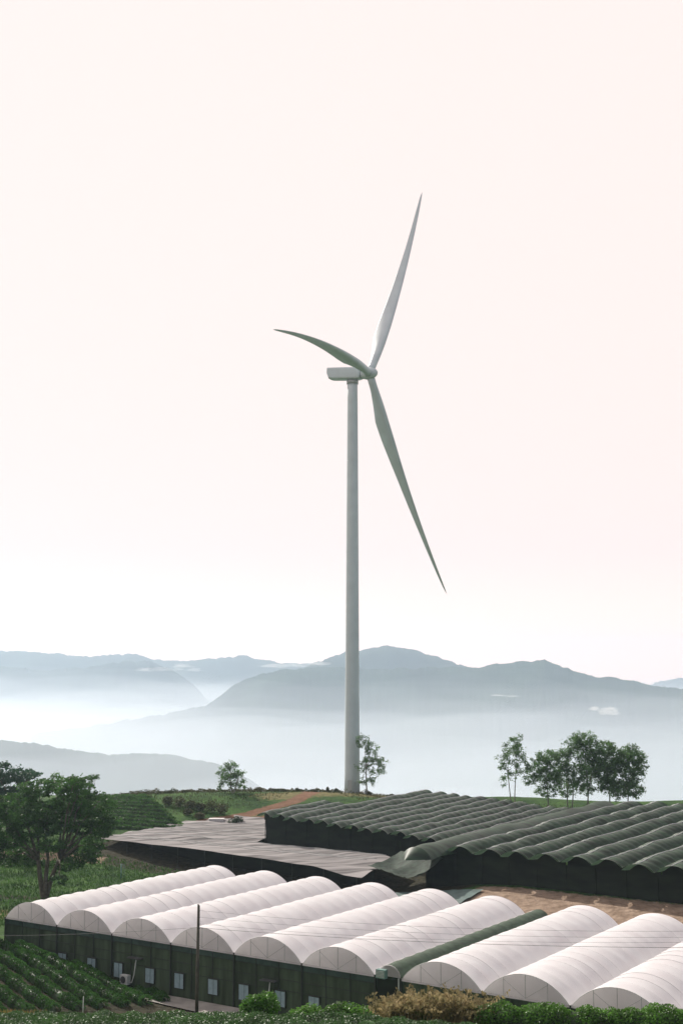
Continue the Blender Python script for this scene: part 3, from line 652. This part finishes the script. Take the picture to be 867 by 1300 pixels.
b2 = atY(10, 1075, 222); b2 = (b2.x, b2.y, tz(b2.x, b2.y))
tree('broad_tree', b2, px_blobs(222, b2, [(-20, 985, 22, 10), (5, 976, 22, 9), (28, 986, 20, 9), (45, 982, 12, 4), (10, 1000, 28, 12), (-18, 1010, 22, 12), (30, 1008, 20, 10), (5, 1025, 22, 10), (-12, 1042, 20, 12)], 0.8), M['leaf_hazed'], M['bark'],
     'hazy bluish green spreading tree behind the large one, cut by the left edge', 0.24, 20, 0.4, 0.35, flat=0.45)
b3 = atY(71, 1060, 232); b3 = (b3.x, b3.y, tz(b3.x, b3.y))
tree('small_tree', b3, px_blobs(232, b3, [(71, 988, 8, 7), (68, 995, 7, 6), (76, 994, 6, 6)], 0.3), M['leaf_euc'], M['bark'], 'small tree whose top shows just above the large spreading tree', 0.2, 16, 0.18, 0.6)
# airy trees on the crest
def crest_tree(px, py, Y, lst, label, trunks=None, r0=0.16, dens=2.2, group='airy trees on the crest', fork=0.55, size=0.19, mt='leaf_euc', grow=1.18):
    b = atY(px, py, Y); b = (b.x, Y, tz(b.x, Y))
    tree('gum_tree', b, px_blobs(Y, b, lst, 0.35, grow), M[mt], M['barkpale'], label, size, dens, r0, fork, group, trunks, hollow=0.3, flat=0.8)
crest_tree(295, 1003, 262, [(294, 972, 7, 6), (284, 980, 6, 6), (303, 984, 6, 7), (289, 990, 8, 8), (305, 995, 7, 6), (282, 995, 4, 5), (296, 982, 5, 5)], 'small airy tree on the crest left of the turbine tower', [(0, 0, -0.5), (0.4, 0, 0.8)])
crest_tree(466, 1006, 266, [(462, 942, 9, 7), (472, 950, 8, 6), (482, 965, 7, 6), (486, 975, 4, 6), (468, 962, 8, 6), (476, 978, 7, 6), (462, 976, 7, 6), (470, 990, 7, 5), (478, 968, 6, 5), (460, 990, 5, 5)], 'airy tree half hidden behind the turbine tower', [(0, 0, -0.2)], dens=1.7)
crest_tree(653, 1012, 262, [(655, 940, 9, 7), (648, 950, 10, 7), (662, 955, 8, 7), (640, 962, 8, 7), (655, 967, 9, 6), (666, 968, 5, 6), (638, 975, 6, 6), (645, 985, 8, 6), (660, 980, 5, 5), (638, 992, 5, 5), (652, 955, 8, 6)], 'slender airy tree standing alone left of the tree clump', [(0, 0, 0.3), (-0.9, 0, -0.4)], dens=1.5, r0=0.13)
crest_tree(697, 1016, 262, [(688, 968, 9, 8), (700, 962, 9, 7), (678, 978, 8, 7), (690, 985, 10, 7), (672, 988, 6, 5), (700, 978, 8, 7), (706, 990, 7, 6), (692, 1004, 10, 6)], 'low leaning tree at the left end of the tree clump', [(0, 0, -0.4)], dens=2.6, grow=1.42)
crest_tree(722, 1016, 264, [(714, 965, 9, 9), (722, 975, 9, 8), (712, 985, 8, 7), (728, 990, 8, 7), (720, 1004, 9, 7), (716, 956, 7, 6)], 'second tree from the left in the tree clump', [(0, 0, 0), (0.5, 0, 0.4)], dens=2.4, grow=1.42)
crest_tree(744, 1016, 263, [(740, 938, 11, 7), (730, 945, 9, 7), (748, 946, 9, 8), (736, 956, 10, 7), (750, 960, 8, 7), (740, 972, 9, 8), (748, 985, 9, 8), (736, 992, 7, 7), (757, 973, 8, 8), (744, 1003, 8, 6)], 'tallest tree of the clump with a round top', [(0, 0, 0.2), (0.6, 0, 0.6)], dens=2.3, grow=1.42)
crest_tree(770, 1016, 262, [(768, 950, 10, 7), (778, 957, 9, 8), (762, 962, 9, 8), (772, 970, 11, 8), (765, 982, 9, 8), (778, 985, 9, 8), (770, 998, 9, 8), (760, 995, 7, 7), (783, 970, 7, 8)], 'dense tree just right of the tallest in the clump', [(0, 0, 0)], dens=2.8, grow=1.42)
crest_tree(797, 1016, 261, [(800, 955, 9, 7), (810, 963, 8, 7), (792, 962, 8, 7), (815, 974, 6, 7), (800, 972, 10, 8), (795, 985, 8, 8), (808, 985, 6, 6), (790, 1000, 10, 9), (804, 1003, 10, 8), (782, 1004, 8, 7)], 'tree at the right end of the clump with dark bushy foot', [(0, 0, 0.3)], dens=2.8, grow=1.42)

def bush(name, x, y, rx, ry, h, leafmat, label, size, n, cat='bush', group=None, lobes=7, sink=0.0):
    z = tz(x, y) - sink; root = empty(name, (x, y, z)); tag(root, label, cat, group)
    m = MB()
    for k in range(7): limb(m, (x + rng.uniform(-.2, .2) * rx, y + rng.uniform(-.2, .2) * ry, z - 0.2), (x + rng.uniform(-.6, .6) * rx, y + rng.uniform(-.6, .6) * ry, z + h * rng.uniform(.5, .8)), 0.03, 0.008, 0.2, 5)
    m.build('stem', M['bark'], root)
    pts = []
    for k in range(lobes):
        a = rng.uniform(0, 2 * math.pi); q = rng.uniform(0, 0.55)
        c = np.array([x + math.cos(a) * q * rx, y + math.sin(a) * q * ry, z + h * rng.uniform(0.38, 0.62)])
        d = rng.normal(size=(n // lobes, 3)); d /= np.linalg.norm(d, axis=1)[:, None]
        pts.append(c + d * (rng.uniform(0.3, 1.05, (n // lobes, 1)) ** 0.5) * np.array([rx * 0.52, ry * 0.52, h * 0.42]))
    P = np.concatenate(pts); P = P[P[:, 2] > z - 0.05]; m = MB(); leaf_add(m, P, size, 0.8, 0.55); m.build('foliage', leafmat, root)
    return root
# tea rows: long low hedges of leaves
def row(name, pts, width, h, leafmat, size, per_m, label, cat, group=None, core=True, step=0.8, zoff=0.0):
    pts = [np.array(p, float) for p in pts]; path = [pts[0]]
    for a, b in zip(pts[:-1], pts[1:]):
        n = max(1, int(np.linalg.norm(b - a) / step)); path += [a + (b - a) * (i + 1) / n for i in range(n)]
    path = np.array(path); z = terr(path[:, 0], path[:, 1]) + zoff
    o0 = (path[0, 0], path[0, 1], float(z[0]))
    L_ = len(path) * step; n = int(per_m * L_); t = rng.uniform(0, len(path) - 1.001, n); i = t.astype(int); f = (t - i)[:, None]
    c = path[i] * (1 - f) + path[i + 1] * f; zz = z[i] * (1 - f[:, 0]) + z[i + 1] * f[:, 0]
    d = path[i + 1] - path[i]; d /= np.linalg.norm(d, axis=1)[:, None]; nrm = np.stack([-d[:, 1], d[:, 0]], 1)
    a = rng.uniform(-0.15, math.pi + 0.15, n); lump = np.array([0.85 + 0.35 * mnoise.noise(Vector((p[0] * 1.1, p[1] * 1.1, 0))) for p in c]); q = rng.uniform(0.75, 1.06, n) * lump
    P = np.stack([c[:, 0] + nrm[:, 0] * np.cos(a) * q * width / 2, c[:, 1] + nrm[:, 1] * np.cos(a) * q * width / 2, zz + np.maximum(np.sin(a), 0) ** 0.7 * q * h], 1)
    m = MB(); leaf_add(m, P, size, 0.75, 0.55); o = m.build(name, leafmat, None, False, loc=o0); tag(o, label, cat, group)
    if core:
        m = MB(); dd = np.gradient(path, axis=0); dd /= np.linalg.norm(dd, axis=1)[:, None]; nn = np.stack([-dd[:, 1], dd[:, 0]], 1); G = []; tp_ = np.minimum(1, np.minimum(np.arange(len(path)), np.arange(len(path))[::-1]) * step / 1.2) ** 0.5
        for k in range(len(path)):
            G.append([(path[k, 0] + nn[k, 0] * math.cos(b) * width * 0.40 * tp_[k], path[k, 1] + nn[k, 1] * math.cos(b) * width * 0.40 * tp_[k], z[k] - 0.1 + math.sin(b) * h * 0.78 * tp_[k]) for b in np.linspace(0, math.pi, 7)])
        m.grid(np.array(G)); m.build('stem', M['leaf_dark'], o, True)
    return o
ROWD = np.array([0.68, -0.735]); ROWN = np.array([-0.735, -0.68]); R0 = np.array([-34.6, 139.7])
for k in range(-2, 8):
    s = R0 + ROWN * 2.05 * k + ROWD * (8.3 * -k if k < 0 else -3.0 * min(k, 1)); L_ = 21 - 8.0 * -min(k, 0) if k < 1 else 24 - 0.8 * k
    e_ = s + ROWD * max(L_, 4.5)
    row('tea_row', [(s[0], s[1]), tuple((s + e_) / 2 + np.array([0.2, 0.15])), (e_[0], e_[1])], 1.45, 0.95, M['leaf_tea'], 0.085, 460,
        'leafy green crop row slanting down the bank in front of the net wall', 'crop row', 'crop rows on the bank by the net wall')
for k in range(11):                                        # tea hill beyond the tree
    y = 226 + 3.1 * k; x0 = -60 + 0.3 * k; x1 = -26.5 - 1.25 * k
    row('tea_row', [(x0, y + 6), ((x0 + x1) / 2, y + 2.5), (x1, y)], 1.5, 0.7, M['leaf_far'], 0.16, 110, 'low tea row across the far slope behind the large tree', 'crop row', 'tea rows on the far slope', step=1.2)
for k in range(4):                                         # clipped tea in the foreground
    y = 60.5 + 2.0 * k
    row('tea_hedge', [(-22 - k, y + 1.0), (-5, y + 0.2), (9.5, y)], 1.95, (0.95, 0.85, 0.75, 0.6)[k], M['leaf_front'], 0.065, 700, 'glossy clipped tea hedge along the bottom of the view', 'tea hedge', 'clipped tea hedges along the bottom', step=0.5)
row('hedge', [(7.2, 71.5), (14, 71), (24, 70)], 1.9, 1.35, M['leaf_hedge'], 0.085, 900, 'bright green hedge in front of the right hand white tunnels', 'hedge', step=0.5)
bush('bush', -4.85, 76, 1.4, 1.1, 1.75, M['leaf_bush'], 'round bright green bush in front of the net wall', 0.085, 5200)
bush('bush', -1.9, 77, 1.3, 1.0, 1.1, M['leaf_hedge'], 'low bush right of the round bright bush', 0.085, 2600)
bush('bush', 0.4, 76.5, 1.6, 1.0, 1.2, M['leaf_hedge'], 'low bush left of the tall dry grass', 0.085, 2800)
bush('bush', -20.6, 73, 1.5, 1.2, 1.5, M['leaf_dark'], 'dark rounded bush at the bottom left edge', 0.085, 4200)
bush('shrub', *uw(-0.9, -2.8)[:2], 2.5, 1.9, 6.6, M['leaf_dark'], 'tall dark shrub at the left front corner of the white tunnels', 0.16, 5200, 'shrub', lobes=10)

def grass_clump(name, pts, h, n, leafmat, label, cat, wid=0.03, plume=0.0, group=None, kind=None, spread=0.35):
    m = MB(); V = []; Fc = []; k = 0
    pts = np.asarray(pts, float); z = terr(pts[:, 0], pts[:, 1])
    for (x, y), zz in zip(pts, z):
        hh = h * rng.uniform(0.55, 1.15) * (1 if not plume else 0.75 + 0.75 * mnoise.noise(Vector((x * 0.8, 3.3, 0)))); a = rng.uniform(0, 2 * math.pi); ln = rng.uniform(0.05, spread) * hh
        dx, dy = math.cos(a), math.sin(a); wx, wy = -dy * wid, dx * wid
        m1 = (x + dx * ln * 0.35, y + dy * ln * 0.35, zz + hh * 0.6); t = (x + dx * ln, y + dy * ln, zz + hh)
        V += [(x - wx, y - wy, zz - 0.05), (x + wx, y + wy, zz - 0.05), (m1[0] + wx * .8, m1[1] + wy * .8, m1[2]), (m1[0] - wx * .8, m1[1] - wy * .8, m1[2]), t]
        Fc += [(k, k + 1, k + 2, k + 3), (k + 3, k + 2, k + 4)]; k += 5
        if plume and rng.random() < plume:
            for q in range(9):
                c = np.array(t) + np.array([dx, dy, 0.5]) * (q - 4) * 0.07 + rng.normal(size=3) * 0.06
                b = rng.normal(size=3) * 0.06; d2 = np.array([dx * .05, dy * .05, 0.07])
                V += [c - d2, c + b, c + d2, c - b]; Fc += [(k, k + 1, k + 2, k + 3)]; k += 4
    m.add(V, Fc); o = m.build(name, leafmat, None, False, loc=(float(pts[0, 0]), float(pts[0, 1]), float(z[0])))
    return tag(o, label, cat, group, kind)
P = np.c_[np.r_[rng.normal(3.2, 0.6, 420), rng.normal(6.4, 0.9, 780)], rng.normal(72.5, 0.7, 1200)]
grass_clump('tall_grass', P, 1.55, 0, M['drygrass'], 'tall straw coloured grass with feathery plumes in front of the net strip', 'tall grass', 0.012, 0.6, spread=0.8)
bush('bush', 4.6, 73.4, 2.4, 0.8, 1.0, M['leaf_bush'], 'low green weeds growing at the foot of the tall dry grass', 0.09, 2600)
P = np.c_[rng.uniform(-18.6, -15.8, 500), rng.normal(70.6, 0.4, 500)]
grass_clump('yellow_grass', P, 0.55, 0, M['yellowgrass'], 'low orange yellow grass at the foot of the crop rows', 'grass clump', 0.02)
# grass on the meadow and the crest
P = np.c_[rng.uniform(-75, -18, 26000), rng.uniform(160, 222, 26000)]
u_ = (P - O2[:2]) @ E2[:2]; v_ = (P - O2[:2]) @ T2[:2]; ok = ((v_ > 34) | (u_ < -2)) & ~((u_ > -44) & (v_ > 56)); P = P[ok]
grass_clump('grass', P, 0.42, 0, M['grass'], None, None, 0.07, 0, None, 'stuff', 0.6)
P = np.c_[rng.uniform(-55, 70, 9000), rng.uniform(240, 276, 9000)]
u_ = (P - O2[:2]) @ E2[:2]; v_ = (P - O2[:2]) @ T2[:2]; P = P[~((u_ > -18) & (v_ < 114)) & (np.hypot(P[:, 0] - 2, P[:, 1] - 270) > 3)]
P = P[seg_dist(P[:, 0], P[:, 1], [(-25, 236), (-16, 244), (-9, 252), (-6, 262), (2, 247)]) > 4]
grass_clump('crest_grass', P, 0.42, 0, M['leaf_scrub'], None, None, 0.06, 0, None, 'stuff', 0.5)
P = np.c_[rng.uniform(-46, 6, 9000), rng.normal(269, 1.6, 9000)]; z_ = terr(P[:, 0], P[:, 1])
hh = np.array([max(0.05, 0.55 + 0.9 * mnoise.noise(Vector((p[0] * 0.5, 1, 0))) + 0.5 * mnoise.noise(Vector((p[0] * 1.7, 4, 0)))) for p in P])
P = np.c_[P, z_ + rng.uniform(0, 1, 9000) * hh]; P = P[np.hypot(P[:, 0] - 2, P[:, 1] - 270) > 3]
m = MB(); leaf_add(m, P, 0.16); tag(m.build('undergrowth', M['leaf_scrub']), kind='stuff')
# bushes along the crest and the bank beside the red track
i = 0
for px, py, Y, r, h in ((330, 1000, 268, 1.0, 1.2), (345, 1000, 268, 0.8, 1.0), (360, 1001, 266, 1.0, 1.3), (378, 1001, 268, 0.7, 1.0), (398, 1001, 268, 0.9, 1.1), (416, 1001, 266, 0.5, 1.7), (428, 1002, 268, 0.6, 1.0), (185, 1010, 262, 1.6, 1.3), (200, 1008, 262, 1.6, 1.2), (215, 1008, 262, 1.2, 1.2),
                         (232, 1006, 262, 0.9, 1.2), (470, 1002, 266, 0.8, 1.0), (497, 1002, 267, 0.8, 1.0)):
    p = atY(px, py, Y)
    bush('shrub', p.x, Y, r * 1.2, r * 0.8, h * rng.uniform(0.5, 0.9), M['leaf_scrub'], 'small scrubby bush on the crest line', 0.13, 260, 'shrub', 'small bushes along the crest', lobes=3)
for px, Y, r, h in ((222, 247, 1.8, 1.8), (236, 246, 1.9, 2.0), (250, 245, 1.8, 1.7), (262, 244, 1.8, 1.6), (275, 243, 1.8, 2.6), (288, 242, 1.5, 2.2), (245, 240, 1.6, 1.2), (262, 238, 1.6, 1.2)):
    x = (px - 433.5) / F * Y * 1.02
    bush('shrub', x, Y, r, r, h, M['leaf_scrub'], 'brownish bush on the bank beside the far tea slope', 0.15, 620, 'shrub', 'bushes on the bank beside the far tea slope', lobes=4)
x, Y = (308 - 433.5) / F * 238 * 1.02, 234
bush('shrub', x, Y, 1.8, 1.3, 1.6, M['leaf_dark'], 'dark bush at the end of the red track by the shade house', 0.15, 700, 'shrub', lobes=4)
x, Y = (283 - 433.5) / F * 238 * 1.02, 236
m = MB(); z = tz(x, Y); m.box((x, Y, z + 0.35), (2.6, 1.4, 0.5), None); m.box((x, Y, z + 0.66), (2.8, 1.6, 0.09)); tag(m.build('white_crate', M['white'], None, False, loc=(x, Y, z)), 'low white box at the foot of the red track', 'box')

# ------------------------------------------------------------------ pole, wires, small posts
x, y = -13.4, 121.6; z = tz(x, y); up_ = empty('utility_pole', (x, y, z)); tag(up_, 'weathered wooden utility pole standing in front of the net wall', 'utility pole')
ptop = atY(252.5, 1150, y)
m = MB(); m.tube([(x, y, z - 0.5), (x + 0.02, y, z + 4), (ptop.x, y, ptop.z)], [0.17, 0.155, 0.12], 12); m.build('shaft', M['wood'], up_, True)
m = MB(); m.tube([(ptop.x, y, ptop.z - 0.05), (ptop.x - 0.06, y, ptop.z + 0.16)], [0.13, 0.05], 10); m.build('cap', M['wood'], up_)
for dz in (0.5, 1.1, 1.7, 2.05):
    m = MB(); m.tube([(ptop.x + 0.1, y - 0.14, ptop.z - dz), (ptop.x + 0.1, y - 0.14, ptop.z - dz + 0.16)], [0.05, 0.035], 8); m.build('insulator', M['dark'], up_)
def wire(p, q, sag, r, label):
    p = np.array(p, float); q = np.array(q, float); n = 40
    m = MB(); m.tube([p + (q - p) * t - UP * sag * 4 * t * (1 - t) for t in np.linspace(0, 1, n)], r, 5)
    tag(m.build('power_line', M['wire'], None, True, loc=tuple(p)), label, 'power line', 'power lines crossing the white tunnels')
for dz, y2, lab in ((2.05, 1203, 'lowest and darkest of the wires crossing the white tunnels'), (1.7, 1193.5, 'second lowest of the thin wires crossing the white tunnels'), (1.1, 1187.5, 'middle wire of those crossing the white tunnels'), (0.5, 1180, 'topmost of the thin wires crossing the white tunnels')):
    q = atY(1010, y2, 96); wire((ptop.x + 0.1, y - 0.14, ptop.z - dz + 0.1), q, 0.55 if dz > 2 else 0.75, 0.016 if dz > 2 else 0.009, lab)
q = atY(-120, 1186, 140); wire((ptop.x - 0.1, y, ptop.z - 1.95), q, 0.4, 0.013, 'single wire running left from the utility pole')
p = atY(105.5, 1287, 73); m = MB(); zt = tz(p.x, 73); m.tube([(p.x, 73, zt - 0.3), (p.x + 0.02, 73, float(atY(105.5, 1265, 73).z))], [0.03, 0.022], 8)
tag(m.build('stake', M['unit'], None, True, loc=(p.x, 73, zt)), 'thin pale stake at the foot of the crop rows', 'stake')
p = atY(154, 1116, 196); zt = tz(p.x, 196); m = MB(); m.tube([(p.x, 196, zt - 0.3), (p.x, 196, zt + 2.3)], 0.10, 8); m.tube([(p.x + 0.45, 196, zt - 0.3), (p.x + 0.45, 196, zt + 2.2)], 0.03, 6); m.tube([(p.x, 196, zt + 2.15), (p.x + 0.45, 196, zt + 2.15)], 0.03, 6)
tag(m.build('gate_post', M['greenbox'], None, True, loc=(p.x, 196, zt)), 'dark green post in the grass below the grey canopy', 'post')
p = atY(123, 1086, 208); zt = tz(p.x, 208); m = MB(); m.box((p.x, 208, zt + 2.6), (1.1, 0.06, 0.32)); m.tube([(p.x, 208.08, zt - 0.3), (p.x, 208.08, zt + 2.7)], 0.05, 8)
tag(m.build('sign_board', M['white'], None, False, loc=(p.x, 208, zt)), 'small white board on a post under the corner of the grey canopy', 'sign')

# ------------------------------------------------------------------ cloud scraps lying in the valley
import bmesh
def cloud(px, py, Y, rx, rz, dens, label, seed):
    c = atY(px, py, Y); k = Y / F; m = MB()
    mc = bpy.data.materials.new('cloud'); mc.use_nodes = True; t = mc.node_tree; t.nodes.clear()
    o = t.nodes.new('ShaderNodeOutputMaterial'); v = t.nodes.new('ShaderNodeVolumePrincipled'); v.inputs['Density'].default_value = dens; v.inputs['Color'].default_value = (1, 1, 1, 1); v.inputs['Anisotropy'].default_value = 0.4
    t.links.new(v.outputs[0], o.inputs['Volume'])
    rg = np.random.default_rng(seed)
    for q in range(9):                     # billows and thinner rags round them
        bm = bmesh.new(); bmesh.ops.create_icosphere(bm, subdivisions=3, radius=1)
        dx, dz, r = rg.normal() * 0.62, abs(rg.normal()) * 0.35 - 0.2, rg.uniform(0.28, 0.75)
        V = []
        for w_ in bm.verts:
            p = w_.co.copy(); n = r * (1 + 0.75 * mnoise.fractal(p * 1.9 + Vector((seed * 3 + q, 0, 0)), 1.0, 2.0, 5))
            V.append((c.x + (dx + p.x * n) * rx * k, c.y + p.y * n * rx * k + q * 0.4, c.z + (dz + p.z * n * (0.8 if p.z > 0 else 0.5)) * rz * k))
        m.add(V, [[x.index for x in f.verts] for f in bm.faces]); bm.free()
    tag(m.build('cloud', mc, None, True, loc=tuple(c)), label, 'cloud')
cloud(776, 904, 2000, 13, 8, 0.035, 'small bright cloud in the valley beyond the tree clump', 1)
cloud(649, 884, 2200, 12, 2.6, 0.018, 'thin flat scrap of cloud on the dark ridge', 2)
cloud(208, 850, 3200, 19, 6, 0.006, 'pale cloud strip on the far left ridge', 3)
cloud(362, 845, 3400, 26, 4.5, 0.006, 'pale cloud strip behind the dark ridge left of the tower', 4)
